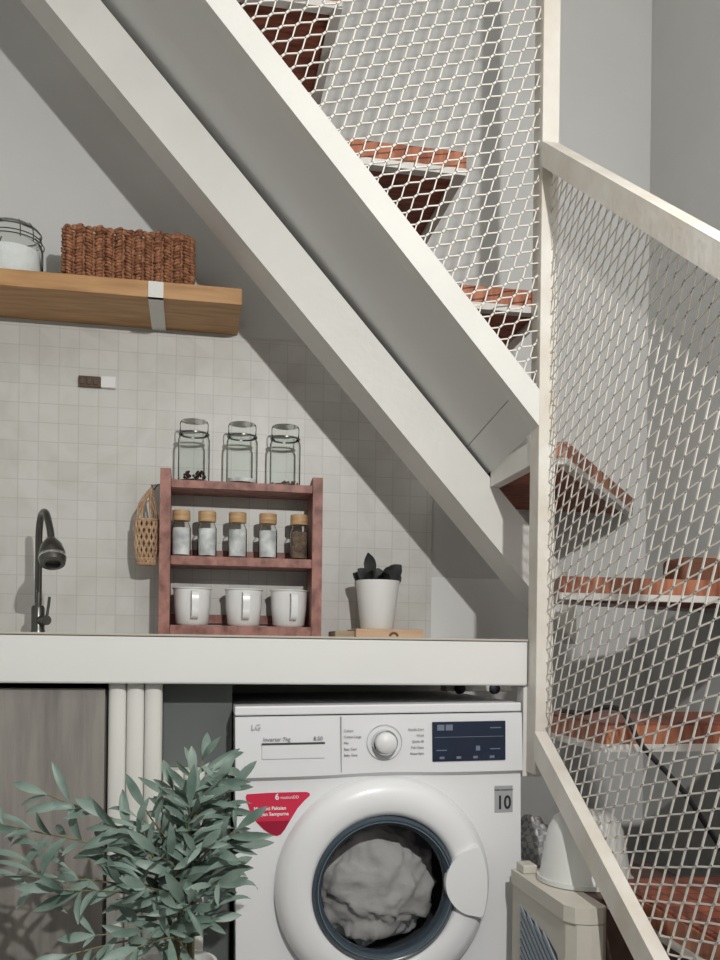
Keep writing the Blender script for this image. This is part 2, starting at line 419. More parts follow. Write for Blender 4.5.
def make_basket():
    x0, x1, y0, y1, z0, z1 = -.318, -.006, -.205, -.045, 1.8405, 1.966
    t = thing('woven_basket', 'rectangular brown braided basket on the oak wall shelf', 'basket', ((x0+x1)/2, (y0+y1)/2, z0))
    bm = nb(); box(bm, x0+.01, x1-.01, y0+.01, y1-.01, z0, z1-.012, bev=.004); obj('inner_wall', bm, weave_m, t)
    bm = nb(); rows = 8; rh = (z1-z0)/rows
    def side(p, q, n, out):
        p, q, out = V(p), V(q), V(out)
        for i in range(n):
            for j in range(rows):
                c = p.lerp(q, (i+.5)/n) + V((0, 0, z0+rh*(j+.5))) + out*random.uniform(-.0012, .0012)
                wv = (q-p).length/n
                ax = (q-p).normalized(); B = Matrix((ax, out, V((0, 0, 1)))).transposed()
                R = Matrix.Rotation((1 if i % 2 else -1)*math.radians(24)+random.uniform(-.15, .15), 3, out)
                c = c + V((0, 0, rh*(.25 if i % 2 else -.12)))
                ell(bm, c - V((0, 0, rh*.24)), (wv*.47, .0085, rh*.30), R @ B, 9, 6)
                ell(bm, c + V((0, 0, rh*.22)) + ax*wv*.05, (wv*.43, .0095, rh*.27), R @ B, 9, 6)
    side((x0+.006, y0+.006, 0), (x1-.006, y0+.006, 0), 13, (0, -1, 0))
    side((x0+.006, y1-.006, 0), (x1-.006, y1-.006, 0), 13, (0, 1, 0))
    side((x0+.006, y0+.006, 0), (x0+.006, y1-.006, 0), 7, (-1, 0, 0))
    side((x1-.006, y0+.006, 0), (x1-.006, y1-.006, 0), 7, (1, 0, 0))
    obj('braids', bm, weave_m, t, smooth=True, sharp=80)
    bm = nb(); pts = [(x0+.008, y0+.008), (x1-.008, y0+.008), (x1-.008, y1-.008), (x0+.008, y1-.008)]
    for i in range(4):
        p, q = V((*pts[i], z1-.006)), V((*pts[(i+1) % 4], z1-.006)); n = int((q-p).length/.016)
        for k in range(n):
            d = (q-p).normalized(); ang = math.atan2(d.y, d.x)
            ell(bm, p.lerp(q, (k+.5)/n), (.011, .0075, .008), Euler((0, .5, ang)).to_matrix(), 7, 5)
    obj('rim', bm, weave_m, t, smooth=True, sharp=80)
make_basket()

t = thing('storage_jar', 'glass clip-top jar half full of white granules on the oak wall shelf', 'jar', (-.442, -.13, 1.8405))
c = (-.442, -.13, 1.8405)
obj('glass_body', lathe(nb(), [(.0, .0), (.062, .0), (.070, .006), (.072, .02), (.072, .085), (.066, .098), (.060, .102), (.060, .112), (.057, .112), (.057, .1), (.063, .095), (.069, .084), (.069, .02), (.066, .008), (.0, .006)], c, 40), glass_m, t, smooth=True)
obj('contents', lathe(nb(), [(0, .0065), (.064, .0085), (.0682, .02), (.0682, .072), (.04, .068), (0, .066)], c, 40), sugar_m, t, smooth=True)
obj('lid', lathe(nb(), [(.0, .114), (.063, .114), (.066, .118), (.064, .128), (.050, .138), (.02, .143), (0, .143)], c, 40), glass_m, t, smooth=True)
bm = nb()
for r_, h_ in ((.0735, .094), (.068, .105), (.0675, .121)):
    tube(bm, [(c[0]+r_*math.cos(2*PI*i/40), c[1]+r_*math.sin(2*PI*i/40), c[2]+h_) for i in range(41)], .0013, 6, False)
for an in (-.7, -1.15, 2.2):
    q = lambda r_, h_, d=0: (c[0]+r_*math.cos(an+d), c[1]+r_*math.sin(an+d), c[2]+h_)
    tube(bm, [q(.074, .088), q(.074, .106), q(.0705, .122), q(.06, .134)], .0014, 6)
obj('wire_clamp', bm, gun_m, t, smooth=True)

# small fixture on the tiles
t = thing('wall_hook_plate', 'small brown and white hook plate stuck on the tiled wall under the shelf', 'hook', (-.25, -.007, 1.645))
bm = nb(); box(bm, -.297, -.242, -.018, -.0062, 1.632, 1.660, bev=.002)
for k in range(3): box(bm, -.293+k*.017, -.282+k*.017, -.022, -.016, 1.637, 1.655, bev=.002)
obj('brown_block', bm, mat('brown_resin', (.10, .065, .04), .4), t)
obj('white_block', box(nb(), -.241, -.203, -.020, -.0062, 1.632, 1.662, bev=.002), enamel_m, t)

# ------------------------------------------------------------------ rack
rk = thing('spice_rack', 'red-brown wooden three-tier rack standing on the counter', 'rack', (.125, -.07, .976))
YF, YK = -.13, -.012
for x0, x1, z1 in ((-.083, -.056, 1.408), (.305, .331, 1.402)):
    bm = nb(); prism(bm, [(x0, YF, .976), (x0, YK, .976), (x0, YK, z1-.02), (x0, YF+.05, z1-.004), (x0, YF+.02, z1), (x0, YF, z1)], (x1-x0, 0, 0))
    obj('side_panel', bm, rack_m, rk)
for z0, z1 in ((1.361, 1.381), (1.166, 1.189), (.988, 1.013)):
    obj('shelf', box(nb(), -.0555, .3045, YF+.003, YK, z0, z1, bev=.001), rack_m, rk)
for z0, z1 in ((1.20, 1.216), (1.022, 1.045)):
    obj('back_rail', box(nb(), -.0555, .3045, YK-.006, YK, z0, z1), rack_m, rk)
# tall jars on top
def tall_jar(label):
    z = 1.3815
    t = thing('glass_jar', label, 'jar', (0, -.075, z), 'tall glass jars on top of the rack'); c = (0, -.075, z)
    obj('glass_body', lathe(nb(), [(0, 0), (.037, 0), (.0405, .004), (.0405, .112), (.038, .121), (.034, .125), (.034, .131), (.032, .131), (.032, .123), (.036, .118), (.0385, .11), (.0385, .006), (0, .004)], c, 36), glass_m, t, smooth=True)
    obj('lid', lathe(nb(), [(0, .127), (.0315, .127), (.0365, .133), (.0368, .155), (.034, .161), (0, .163)], c, 36), glass_m, t, smooth=True)
    obj('neck_ring', lathe(nb(), [(.0345, .1255), (.0395, .1255), (.0395, .1285), (.0345, .1285)], c, 36, closed=True), gun_m, t, smooth=True)
    return t
def bits(t, zmax, n, m_, name='contents', r=.03):
    bm = nb(); l = wloc(t)
    for k in range(n):
        an, rr_ = random.uniform(0, 6.28), r*math.sqrt(random.random())
        ell(bm, (l.x+rr_*math.cos(an), l.y+rr_*math.sin(an), l.z+.008+random.uniform(0, zmax)), (.006, .004, .003), Euler((random.random()*3, random.random()*3, random.random()*3)).to_matrix(), 6, 4)
    obj(name, bm, m_, t)
def fill(t, r, z0, z1, m_):
    l = wloc(t); obj('contents', lathe(nb(), [(0, z0), (r, z0+.001), (r, z1), (0, z1+.002)], l, 30), m_, t, smooth=True)
labs = ['left tall glass jar on the rack, dark brown spice pieces at its bottom', 'middle tall glass jar on top of the red-brown rack', 'right tall glass jar on top of the red-brown rack']
j0 = tall_jar(labs[0])
jars = [j0] + [copy_tree(j0) for _ in range(2)]
for j, x, l in zip(jars, (.0, .124, .237), labs): j.location.x = x; j['label'] = l
bpy.context.view_layer.update()
bits(jars[0], .022, 40, mat('dark_spice', (.045, .02, .015), .7)); 
fill(jars[1], .0375, .0045, .016, salt_m); bits(jars[2], .006, 14, spice_m, r=.034)
# spice jars
def spice(label):
    z = 1.1895; c = (0, -.085, z)
    t = thing('spice_jar', label, 'jar', c, 'small spice jars on the middle shelf of the rack')
    obj('glass_body', lathe(nb(), [(0, 0), (.0225, 0), (.0245, .003), (.0245, .075), (.021, .084), (.019, .087), (.019, .092), (.0175, .092), (.0175, .084), (.0232, .073), (.0232, .004), (0, .003)], c, 28), glass_m, t, smooth=True)
    obj('lid', lathe(nb(), [(0, .0925), (.0225, .0925), (.023, .094), (.023, .118), (.022, .119), (0, .119)], c, 28), bamboo_m, t, smooth=True)
    obj('contents', lathe(nb(), [(0, .0035), (.0228, .0045), (.0228, .068), (.021, .074), (0, .075)], c, 28), salt_m, t, smooth=True)
    return t
labs = ['bamboo-lidded spice jar of white powder, leftmost on the rack', 'second bamboo-lidded spice jar from the left on the rack', 'middle one of the five bamboo-lidded spice jars on the rack',
        'bamboo-lidded spice jar of pale granules, left of the brown-filled one', 'bamboo-lidded spice jar filled with brown spice, rightmost on the rack']
s0 = spice(labs[0]); sj = [s0]+[copy_tree(s0) for _ in range(4)]
for k, (j, x, l) in enumerate(zip(sj, (-.030, .036, .114, .193, .275), labs)):
    j.location.x = x; j['label'] = l; j.rotation_euler.z = k*1.3
for ch in [o for o in COL.objects if o.parent == sj[4] and o.name.startswith('contents')]:
    ch.data = ch.data.copy(); ch.data.materials[0] = spice_m
# mugs
def mug(label):
    z = 1.0135; c = V((0, -.072, z))
    t = thing('enamel_mug', label, 'mug', c, 'white enamel mugs on the bottom shelf of the rack')
    obj('cup', lathe(nb(), [(0, 0), (.036, 0), (.042, .006), (.0465, .05), (.048, .092), (.051, .0945), (.051, .0965), (.047, .0965), (.0455, .05), (.039, .009), (0, .006)], c, 40), enamel_m, t, smooth=True)
    bm = nb(); P = curve_pts([(0, -.042, .083), (0, -.060, .086), (0, -.0665, .07), (0, -.066, .04), (0, -.058, .022), (0, -.040, .017)], 5)
    for p, q in zip(P, P[1:]):
        d = (q-p).normalized(); nrm = V((1, 0, 0)).cross(d)
        bar(bm, p+c-d*.0005, q+c+d*.0005, V((.0085, 0, 0)), nrm*.0016)
    obj('handle', bm, enamel_m, t)
    return t
labs = ['left white enamel mug on the bottom shelf of the rack', 'middle white enamel mug on the bottom shelf of the rack', 'right white enamel mug on the bottom shelf of the rack']
m0 = mug(labs[0]); mg = [m0]+[copy_tree(m0) for _ in range(2)]
for j, x, l, rz in zip(mg, (.0, .133, .2515), labs, (.12, .05, .12)): j.location.x = x; j['label'] = l; j.rotation_euler.z = rz
# hanging bag
bg = thing('woven_bag', 'small tan openwork woven bag hanging on the left side of the rack', 'bag', (-.116, -.09, 1.17))
bm = nb(); cx, cy, z0 = -.116, -.088, 1.168
def bagr(z):
    t = (z-z0)/.115
    return .029*(1-.25*max(0, .35-t)/.35), .018*(1-.25*max(0, .35-t)/.35)
n, rows = 14, 6
for s in (1, -1):
    for k in range(n):
        P = []
        for i in range(0, rows*3+1):
            z = z0+.115*i/(rows*3); rx, ry = bagr(z); an = 2*PI*k/n + s*i*.085
            P.append((cx+rx*math.cos(an), cy+ry*math.sin(an), z))
        tube(bm, P, .0033, 6)
for z, r_ in ((z0, .004), (z0+.112, .004), (z0+.014, .003), (z0+.092, .003)):
    rx, ry = bagr(z); tube(bm, [(cx+rx*math.cos(2*PI*i/28), cy+ry*math.sin(2*PI*i/28), z) for i in range(29)], r_, 6, False)
lathe(bm, [(0, 0), (.018, 0), (.0195, .004), (0, .004)], (cx, cy, z0-.003), 20)
obj('woven_body', bm, cro_m, bg, smooth=True)
obj('shade_core', lathe(nb(), [(0, .004), (.0165, .004), (.0165, .108), (0, .109)], (cx, cy, z0), 20), mat('inner_shade_brown', (.09, .05, .03), .9), bg, smooth=True)  # dark core added for the shade seen through the weave
bm = nb()
for s in (1, -1):
    for dx in (.004, -.003):
        P = curve_pts([(cx+s*.026, cy, z0+.112), (cx+s*.016+dx, cy-.01, z0+.150), (cx+.004+dx+s*.004, cy+.0, z0+.18), (cx+.012, cy, z0+.197)], 6)
        tube(bm, P, .0028, 6)
    P = curve_pts([(cx+s*.012, cy-.015, z0+.112), (cx+s*.008, cy-.012, z0+.15), (cx+.012, cy, z0+.195)], 6); tube(bm, P, .0032, 6)
obj('handle', bm, cro_m, bg, smooth=True)
o = obj('hook', tube(nb(), curve_pts([(-.0835, -.088, 1.372), (-.09, -.088, 1.372), (-.1, -.088, 1.36), (-.104, -.088, 1.366), (-.105, -.088, 1.372)], 5), .0018, 8), gun_m, rk, smooth=True)

# ------------------------------------------------------------------ faucet
f = thing('kitchen_faucet', 'dark gunmetal faucet with curved spout at the left end of the counter', 'faucet', (-.372, -.13, .976))
fx, fy = -.372, -.13
obj('base', lathe(nb(), [(0, 0), (.026, 0), (.026, .006), (.018, .010), (.016, .02), (.016, .072), (.013, .078), (.0, .078)], (fx, fy, .9765), 28), gun_m, f, smooth=True)
P = curve_pts([(fx, fy, 1.05), (fx, fy, 1.15), (fx+.001, fy-.004, 1.235), (fx+.010, fy-.030, 1.272), (fx+.027, fy-.075, 1.272), (fx+.042, fy-.112, 1.232), (fx+.049, fy-.132, 1.200)], 8)
obj('spout', tube(nb(), P, .0085, 14), gun_m, f, smooth=True)
bm = nb(); lathe(bm, [(0, .042), (.010, .046), (.014, .040), (.024, .026), (.0295, .006), (.0305, -.014), (.028, -.024), (.018, -.026), (.017, -.016), (.0, -.014)], (0, 0, 0), 28)
bmesh.ops.rotate(bm, cent=(0, 0, 0), matrix=Euler((math.radians(-27), math.radians(-8), 0)).to_matrix(), verts=bm.verts)
bmesh.ops.translate(bm, vec=(fx+.053, fy-.145, 1.166), verts=bm.verts); obj('spray_head', bm, gun_m, f, smooth=True)
bm = nb(); lathe(bm, [(.0302, -.004), (.0312, -.006), (.0312, -.010), (.0302, -.011)], (0, 0, 0), 28, closed=True)
bmesh.ops.rotate(bm, cent=(0, 0, 0), matrix=Euler((math.radians(-27), math.radians(-8), 0)).to_matrix(), verts=bm.verts)
bmesh.ops.translate(bm, vec=(fx+.053, fy-.145, 1.166), verts=bm.verts); obj('head_ring', bm, chrome_m, f, smooth=True)
bm = nb(); tube(bm, [(fx+.006, fy-.006, 1.018), (fx+.026, fy-.034, 1.018)], .012, 16); tube(bm, [(fx+.024, fy-.030, 1.018), (fx+.030, fy-.036, 1.055), (fx+.032, fy-.037, 1.075)], .0035, 10)
obj('lever', bm, gun_m, f, smooth=True)

# ------------------------------------------------------------------ potted plant on board
t = thing('wooden_block', 'pale wooden block with dark knot on the counter, under the white pot', 'block', (.48, -.12, .976))
bm = nb(); box(bm, .414, .592, -.18, -.045, .9765, 1.010, bev=.0015); obj('front_board', bm, pine_m, t)
bm = nb(); box(bm, .362, .4135, -.165, -.05, .9765, 1.004, bev=.0015); obj('side_piece', bm, mat('darker_pine', (.40, .30, .20), .6, nscale=9, stretch=(1, 7, 7), col2=(.30, .21, .14)), t)  # left piece of the block, in a darker tone
bm = nb(); P = [(.513+.010*math.cos(x), -.1805, .992+.008*math.sin(x)) for x in [PI*i/10 for i in range(11)]]; tube(bm, P, .003, 8); obj('knot', bm, mat('dark_knot', (.14, .08, .05), .6), t)
pp = thing('potted_succulent', 'small dark-leaved plant in white tapered pot on the pale wooden block', 'plant', (.482, -.115, 1.0105))
c = (.482, -.115, 1.0105)
obj('pot', lathe(nb(), [(0, 0), (.042, 0), (.044, .003), (.0585, .126), (.0585, .128), (.0545, .128), (.053, .118), (0, .116)], c, 40), pot_m, pp, smooth=True)
obj('soil', lathe(nb(), [(0, .1165), (.0525, .1175), (.0525, .120), (0, .122)], c, 24), mat('dark_soil', (.04, .03, .025), .9, bump=.5, bscale=200), pp)
def leaf(bm, base, d, nrm, L, W, bend=.3, fold=.25, seg=6, tipw=.55):
    """blade from base along d; widest at tipw"""
    d = V(d).normalized(); nrm = V(nrm); nrm = (nrm - d*nrm.dot(d)).normalized(); s = d.cross(nrm)
    p = V(base); rows_ = []; cur = d.copy(); nn = nrm.copy()
    for i in range(seg+1):
        t_ = i/seg; wd = W*.5*max(.06, math.sin(PI*t_**(math.log(.5)/math.log(tipw)))**.75) if 0 < t_ < 1 else W*.04
        rows_.append([bm.verts.new(p - s*wd + nn*wd*fold), bm.verts.new(p), bm.verts.new(p + s*wd + nn*wd*fold)])
        q = Matrix.Rotation(-bend/seg, 3, s); cur = q @ cur; nn = q @ nn
        p = p + cur*(L/seg)
    for A_, B_ in zip(rows_, rows_[1:]):
        bm.faces.new((A_[0], A_[1], B_[1], B_[0])); bm.faces.new((A_[1], A_[2], B_[2], B_[1]))
bm = nb(); cz = V(c)+V((0, 0, .118))
for (dx, dy, dz, L, W, ox) in ((-.28, -.1, 1, .088, .030, -.012), (-.9, -.2, .75, .060, .030, -.018), (-.55, -.6, .55, .052, .036, -.014), (-.95, .3, .5, .055, .028, -.02), (.6, -.3, .8, .062, .034, .012),
                               (.9, -.1, .85, .074, .036, .012), (.35, -.7, .5, .050, .032, .012), (.95, .3, .4, .052, .028, .02), (.1, .5, .8, .05, .03, 0), (-.2, -.7, .55, .045, .03, 0)):
    b = cz+V((ox, 0, 0)); leaf(bm, b, (dx, dy, dz), (-dx*.2, -1, .35), L, W*1.2, bend=-.35, fold=.28, seg=7, tipw=.62)
bmesh.ops.solidify(bm, geom=bm.faces[:], thickness=.0018)
obj('leaves', bm, leafd_m, pp, smooth=True, sharp=70)

# ------------------------------------------------------------------ washing machine
WX0, WX1, WF, WB = .087, .686, -.64, -.08
wm = thing('washing_machine', 'white front-loading washing machine full of grey laundry under the counter', 'washing machine', (.386, -.36, 0))
DX, DZ, DR = .388, .472, .165
bm = nb(); n = 64                                     # body with a round opening
outer = []
for i in range(n):
    t_ = 2*PI*i/n+PI/4; cx_, sz_ = math.cos(t_), math.sin(t_); k = 1/max(abs(cx_), abs(sz_))
    outer.append((cx_*k, sz_*k))
z0w, z1w = .02, .822
vo = [bm.verts.new(((WX0+WX1)/2+x*(WX1-WX0)/2, WF, (z0w+z1w)/2+z*(z1w-z0w)/2)) for x, z in outer]
vi = [bm.verts.new((DX+DR*math.cos(2*PI*i/n+PI/4), WF, DZ+DR*math.sin(2*PI*i/n+PI/4))) for i in range(n)]
vb = [bm.verts.new((v.co.x, WB, v.co.z)) for v in vo]
for i in range(n):
    j = (i+1) % n
    bm.faces.new((vo[i], vo[j], vi[j], vi[i])); bm.faces.new((vo[j], vo[i], vb[i], vb[j]))
bm.faces.new(vb)
obj('body', bm, appl_m, wm)
obj('top_cover', box(nb(), WX0-.001, WX1+.001, WF-.004, WB, .8245, .843, bev=.003), appl2_m, wm)
# control panel, its lower edge following the door ring
bm = nb(); pts = []
for i in range(41):
    x = WX0 + (WX1-WX0)*i/40; d = (x-DX)/.07
    pts.append((x, .693 + .004*math.exp(-d*d*.5)))
yf = WF-.012
top = [bm.verts.new((x, yf+.004, .8215)) for x, z in pts]; mid = [bm.verts.new((x, yf, z+.008)) for x, z in pts]; low = [bm.verts.new((x, WF-.0005, z)) for x, z in pts]; tb = [bm.verts.new((x, WF-.0005, .8215)) for x, z in pts]
for i in range(40):
    for A_, B_ in ((top, mid), (mid, low), (tb, top)): bm.faces.new((A_[i], A_[i+1], B_[i+1], B_[i]))
for i in (0, 40): bm.faces.new((top[i], mid[i], low[i], tb[i]))
cp = obj('control_panel', bm, appl2_m, wm)
yp = yf+.0005
obj('panel_seam', box(nb(), .2985, .3, yf-.0006, yf+.003, .707, .8205), grey_m, cp)
# detergent drawer grip
bm = nb(); box(bm, .139, .266, yf-.0008, yf+.004, .737, .7655, bev=.001); obj('drawer_grip', bm, appl2_m, cp)
obj('slot_shade', box(nb(), .139, .266, yf-.0016, yf, .7655, .7695), gap_m, cp)  # raised dark strip, the shade of the slot put into its colour
text('drawer_text', 'Inverter 7kg', .0110, (.142, yf-.0006, .7735), grey_m, cp)
text('drawer_text', '8.50', .0110, (.243, yf-.0006, .7735), grey_m, cp)
text('logo', 'LG', .016, (.118, yf-.0008, .797), mat('silver_print', (.5, .5, .52), .3), cp)
# knob
kn = obj('program_knob', lathe(nb(), [(0, .030), (.019, .026), (.0215, .023), (.023, .0), (0, 0)], (.389, yf, .766), 40, axis='Y'), appl2_m, cp, smooth=True)
obj('knob_ring', lathe(nb(), [(.0232, .0), (.0232, .014), (.0255, .012), (.0265, .0)], (.389, yf, .766), 40, axis='Y', closed=True), chrome_m, kn, smooth=True)
obj('dial_ring', lathe(nb(), [(.036, .0), (.036, .0012), (.0368, .0012), (.0368, .0)], (.389, yf, .766), 40, axis='Y', closed=True), silver_m, cp, smooth=True)
L_ = ['Cotton', 'Cotton Large', 'Mix', 'Easy Care', 'Baby Care']; R_ = ['Gentle Care', 'Wool', 'Quick 30', 'Tub Clean', 'Rinse+Spin']
for k in range(5):
    text('program_text', L_[k], .0066, (.305, yf-.0005, .7895-.0125*k), grey_m, cp)
    text('program_text', R_[k], .0066, (.472, yf-.0005, .7895-.0125*k), grey_m, cp, 'RIGHT')
# display
dp = obj('display', box(nb(), .490, .648, yf-.002, yf+.002, .724, .806, bev=.001), disp_m, cp)
bm = nb()
for x0, x1, z0, z1 in ((.500, .515, .788, .800), (.518, .533, .788, .800), (.495, .643, .7735, .7745), (.614, .638, .791, .793), (.498, .520, .746, .748), (.614, .636, .747, .749), (.583, .592, .745, .755)):
    box(bm, x0, x1, yf-.0028, yf-.0018, z0, z1)
for k in range(4): box(bm, .505+k*.036, .515+k*.036, yf-.0028, yf-.0018, .729, .734)
obj('segments', bm, dispg_m, dp)
# door ring
prof = [(.145, .004), (.149, .034), (.160, .040), (.180, .0405), (.200, .037), (.214, .029), (.2225, .016), (.2245, .001), (.145, .001)]
dr = obj('door_ring', lathe(nb(), prof, (DX, WF, DZ), 96, axis='Y', closed=True), appl_m, wm, smooth=True, sharp=60)
obj('glass_rim', lathe(nb(), [(.128, .012), (.130, .040), (.142, .0465), (.1485, .040), (.1455, .012)], (DX-.004, WF, DZ), 80, axis='Y', closed=True), rim_m, dr, smooth=True, sharp=60)
obj('chrome_line', lathe(nb(), [(.1350, .040), (.1365, .0475), (.1385, .0475), (.1395, .040)], (DX-.004, WF, DZ), 80, axis='Y', closed=True), mat('blue_chrome', (.30, .37, .42), .2, metal=.8), dr, smooth=True, sharp=60)
obj('door_glass', lathe(nb(), [(0, .030), (.05, .034), (.10, .040), (.131, .040), (.131, .036), (.10, .036), (.05, .030), (0, .026)], (DX-.004, WF, DZ), 64, axis='Y'), dglass_m, dr, smooth=True)
# crescent handle: the part of the ring right of the glass
bm = nb(); hc, hr = (.578, .480), .070; pts = []
def inside_ring(x, z): return math.hypot(x-DX, z-DZ)
ring = []
N_ = 48
arc1 = [(hc[0]+hr*math.cos(t_), hc[1]+hr*math.sin(t_)) for t_ in [PI*.5+.35+ (PI-.7)*i/24 for i in range(25)]]
a0 = math.atan2(arc1[-1][1]-DZ, arc1[-1][0]-DX); a1 = math.atan2(arc1[0][1]-DZ, arc1[0][0]-DX); R2 = .208
arc2 = [(DX+R2*math.cos(a0+(a1-a0)*i/16), DZ+R2*math.sin(a0+(a1-a0)*i/16)) for i in range(17)]
P = arc1+arc2
prism(bm, [(x, WF-.032, z) for x, z in P], (0, -.0165, 0))
bmesh.ops.bevel(bm, geom=[e for e in bm.edges if all(v.co.y < WF-.045 for v in e.verts)], offset=.003, segments=2, affect='EDGES')
obj('door_handle', bm, appl_m, dr)
# drum and laundry
obj('drum', lathe(nb(), [(.163, -.0), (.150, -.02), (.155, -.19), (.0, -.21)], (DX, WF, DZ), 64, axis='Y', cap=False), drum_m, wm, smooth=True)
bm = nb()
bmesh.ops.create_uvsphere(bm, u_segments=96, v_segments=64, radius=1, matrix=Matrix.Identity(4))
from mathutils import noise
for v in bm.verts:
    d = v.co.normalized(); s_ = .9
    r_ = 1 + .05*noise.noise(d*3.1)
    q = d + V((noise.noise(d*1.7+V((5, 0, 0))), 0, noise.noise(d*1.9+V((0, 7, 0)))))*.75
    for (ax_, az_, fr, am, ph) in ((.25, 1, 7, .075, .4), (1, .35, 6, .06, 1.9), (.8, -.7, 9, .035, .2)):
        r_ += am*((1-abs(math.sin(fr*(q.x*ax_+q.z*az_)+ph)))**4 - .2)
    r_ += .06*math.tanh(6*noise.noise(d*2.3+V((2, 4, 9))))
    v.co = V((d.x*.130*r_, d.y*.070*r_, d.z*.127*r_))
bmesh.ops.translate(bm, vec=(DX-.006, WF+.06, DZ-.008), verts=bm.verts)
obj('laundry', bm, cloth_m, wm, smooth=True, sharp=180)
o = [x for x in COL.objects if x.name == 'laundry'][0]
o.parent = None; o.location = (DX, WF+.06, DZ)
bmo = bmesh.new(); bmo.from_mesh(o.data); bmesh.ops.translate(bmo, verts=bmo.verts, vec=wloc(wm)-V(o.location)); bmo.to_mesh(o.data); bmo.free()
tag(o, 'crumpled grey laundry seen through the round door glass of the washing machine', 'laundry')
# red shield sticker
def shield(s, y):
    pts = [(.1095, .667), (.15, .6685), (.19, .6685), (.230, .668), (.2365, .665), (.2365, .660), (.226, .651), (.212, .636), (.198, .614), (.186, .594), (.178, .584), (.170, .581), (.160, .583), (.143, .595), (.128, .611), (.117, .630), (.110, .650), (.1075, .661)]
    cx_, cz_ = .172, .635
    return prism(nb(), [(cx_+(x-cx_)*s, y, cz_+(z-cz_)*s) for x, z in pts], (0, .0005, 0))
stk = obj('red_sticker', shield(1, WF-.0008), red_m, wm)
obj('dark_tip', prism(nb(), [(.129, WF-.0012, .6115), (.1955, WF-.0012, .6115), (.186, WF-.0012, .5955), (.178, WF-.0012, .5855), (.170, WF-.0012, .5825), (.160, WF-.0012, .5845), (.143, WF-.0012, .597)], (0, .0003, 0)), redd_m, stk)
text('sticker_text', '6', .017, (.166, WF-.0012, .6545), white_m, stk, bold=.0003); text('sticker_text', 'motionDD', .0085, (.177, WF-.0012, .6555), white_m, stk)
text('sticker_text', 'Mencuci Pakaian', .0098, (.1235, WF-.0012, .634), white_m, stk, bold=.0002); text('sticker_text', 'dengan Sempurna', .0098, (.1235, WF-.0012, .6225), white_m, stk, bold=.0002)
bd = obj('warranty_badge', box(nb(), .628, .668, WF-.0012, WF, .612, .668, bev=.0004), silver_m, wm)
text('badge_text', '10', .040, (.648, WF-.0016, .6195), blk_m, bd, 'CENTER', bold=.0008, sx=.82); text('badge_text', 'YEAR WARRANTY', .0052, (.648, WF-.0016, .6575), blk_m, bd, 'CENTER')
for x in (WX0+.05, WX1-.05):
    for y in (WF+.05, WB-.05): obj('foot', lathe(nb(), [(0, 0), (.02, 0), (.018, .02), (0, .02)], (x, y, 0), 16), black_m, wm)

wm.rotation_euler.y = math.radians(-.85); wm.location.x += .012; wm.location.z += .0
# pipe clips under the counter
bm = nb(); box(bm, .60, .80, -.012, -.0055, .845, .878, bev=.001)
t = thing('pipe_bracket', 'small white wall bracket with dark knobs under the right end of the counter', 'bracket', (.74, -.1, .845))
obj('plate', box(nb(), .62, .79, -.30, -.25, .855, .882, bev=.002), steel_m, t)
for x in (.655, .745): obj('knob', lathe(nb(), [(0, .016), (.012, .012), (.014, 0), (0, 0)], (x, -.30, .862), 16, axis='Y'), black_m, t, smooth=True)

# ------------------------------------------------------------------ beige panel heater, bucket, bag, crate
ht = thing('panel_heater', 'slim beige plastic appliance with a slatted vent, right of the washing machine', 'appliance', (.688, -.84, 0))
HX0, HX1, HY0, HY1, HZ = .655, .722, -.985, -.690, .508
bm = nb(); prof_ = [(HX0, HY1), (HX0, HY0+.03), (HX0+.012, HY0+.008), (HX0+.035, HY0), (HX1-.01, HY0), (HX1, HY0+.01), (HX1, HY1)]
prism(bm, [(x, y, 0.01) for x, y in prof_], (0, 0, HZ-.04)); obj('housing', bm, beige_m, ht)
bm = nb(); prism(bm, [(x-(.004 if x < .7 else 0), y, HZ-.0285) for x, y in prof_], (0, 0, .0285)); obj('top_cap', bm, beige_m, ht)
obj('handle_tab', box(nb(), HX0+.004, HX0+.034, HY1-.048, HY1-.005, HZ, HZ+.018, bev=.003), beige_m, ht)
vp = []
y_a, y_b, z_a, z_b = -.742, -.948, .05, .425
vp = [(HX0-.001, y_a, z_a), (HX0-.001, y_a, z_b+.02), (HX0-.001, y_b+.07, z_b+.0), (HX0-.001, y_b+.03, z_b-.015), (HX0-.001, y_b+.008, z_b-.045), (HX0-.001, y_b, z_b-.09), (HX0-.001, y_b, z_a)]
gr = obj('vent_shade', prism(nb(), vp, (.0008, 0, 0)), gap_m, ht)  # dark plate on the face, painted as the shade behind the slats
bm = nb(); poly2 = [(-p[1], p[2]) for p in vp]; 
ar = sum(poly2[i][0]*poly2[(i+1) % len(poly2)][1]-poly2[(i+1) % len(poly2)][0]*poly2[i][1] for i in range(len(poly2)))
if ar < 0: poly2 = poly2[::-1]
for k in range(60):
    b0 = z_a-.2+k*.017
    r = clip(V((.70, b0+.075)), V((.96, b0-.075)), poly2)
    if r: bar(bm, V((HX0-.0025, -r[0].x, r[0].y)), V((HX0-.0025, -r[1].x, r[1].y)), V((0, 0, .0048)), V((.0015, 0, 0)))
obj('vent_slats', bm, vent_m, gr)
ck = thing('brown_box', 'brown box behind the beige appliance, under the stairs', 'box', (.85, -.79, 0))
obj('box_body', box(nb(), .7225, .97, -.93, -.66, .0, .508, bev=.003), crate_m, ck)
bk = thing('upturned_bucket', 'white rounded bucket upside down on the brown box, behind the stair railing', 'bucket', (.762, -.80, .5085))
c = (.762, -.80, .5088)
obj('bucket_wall', lathe(nb(), [(.088, 0), (.090, .004), (.086, .02), (.072, .10), (.060, .124), (.045, .134), (0, .136), (0, .133), (.044, .131), (.069, .10), (.083, .02), (.085, .0)], c, 48), bucket_m, bk, smooth=True)
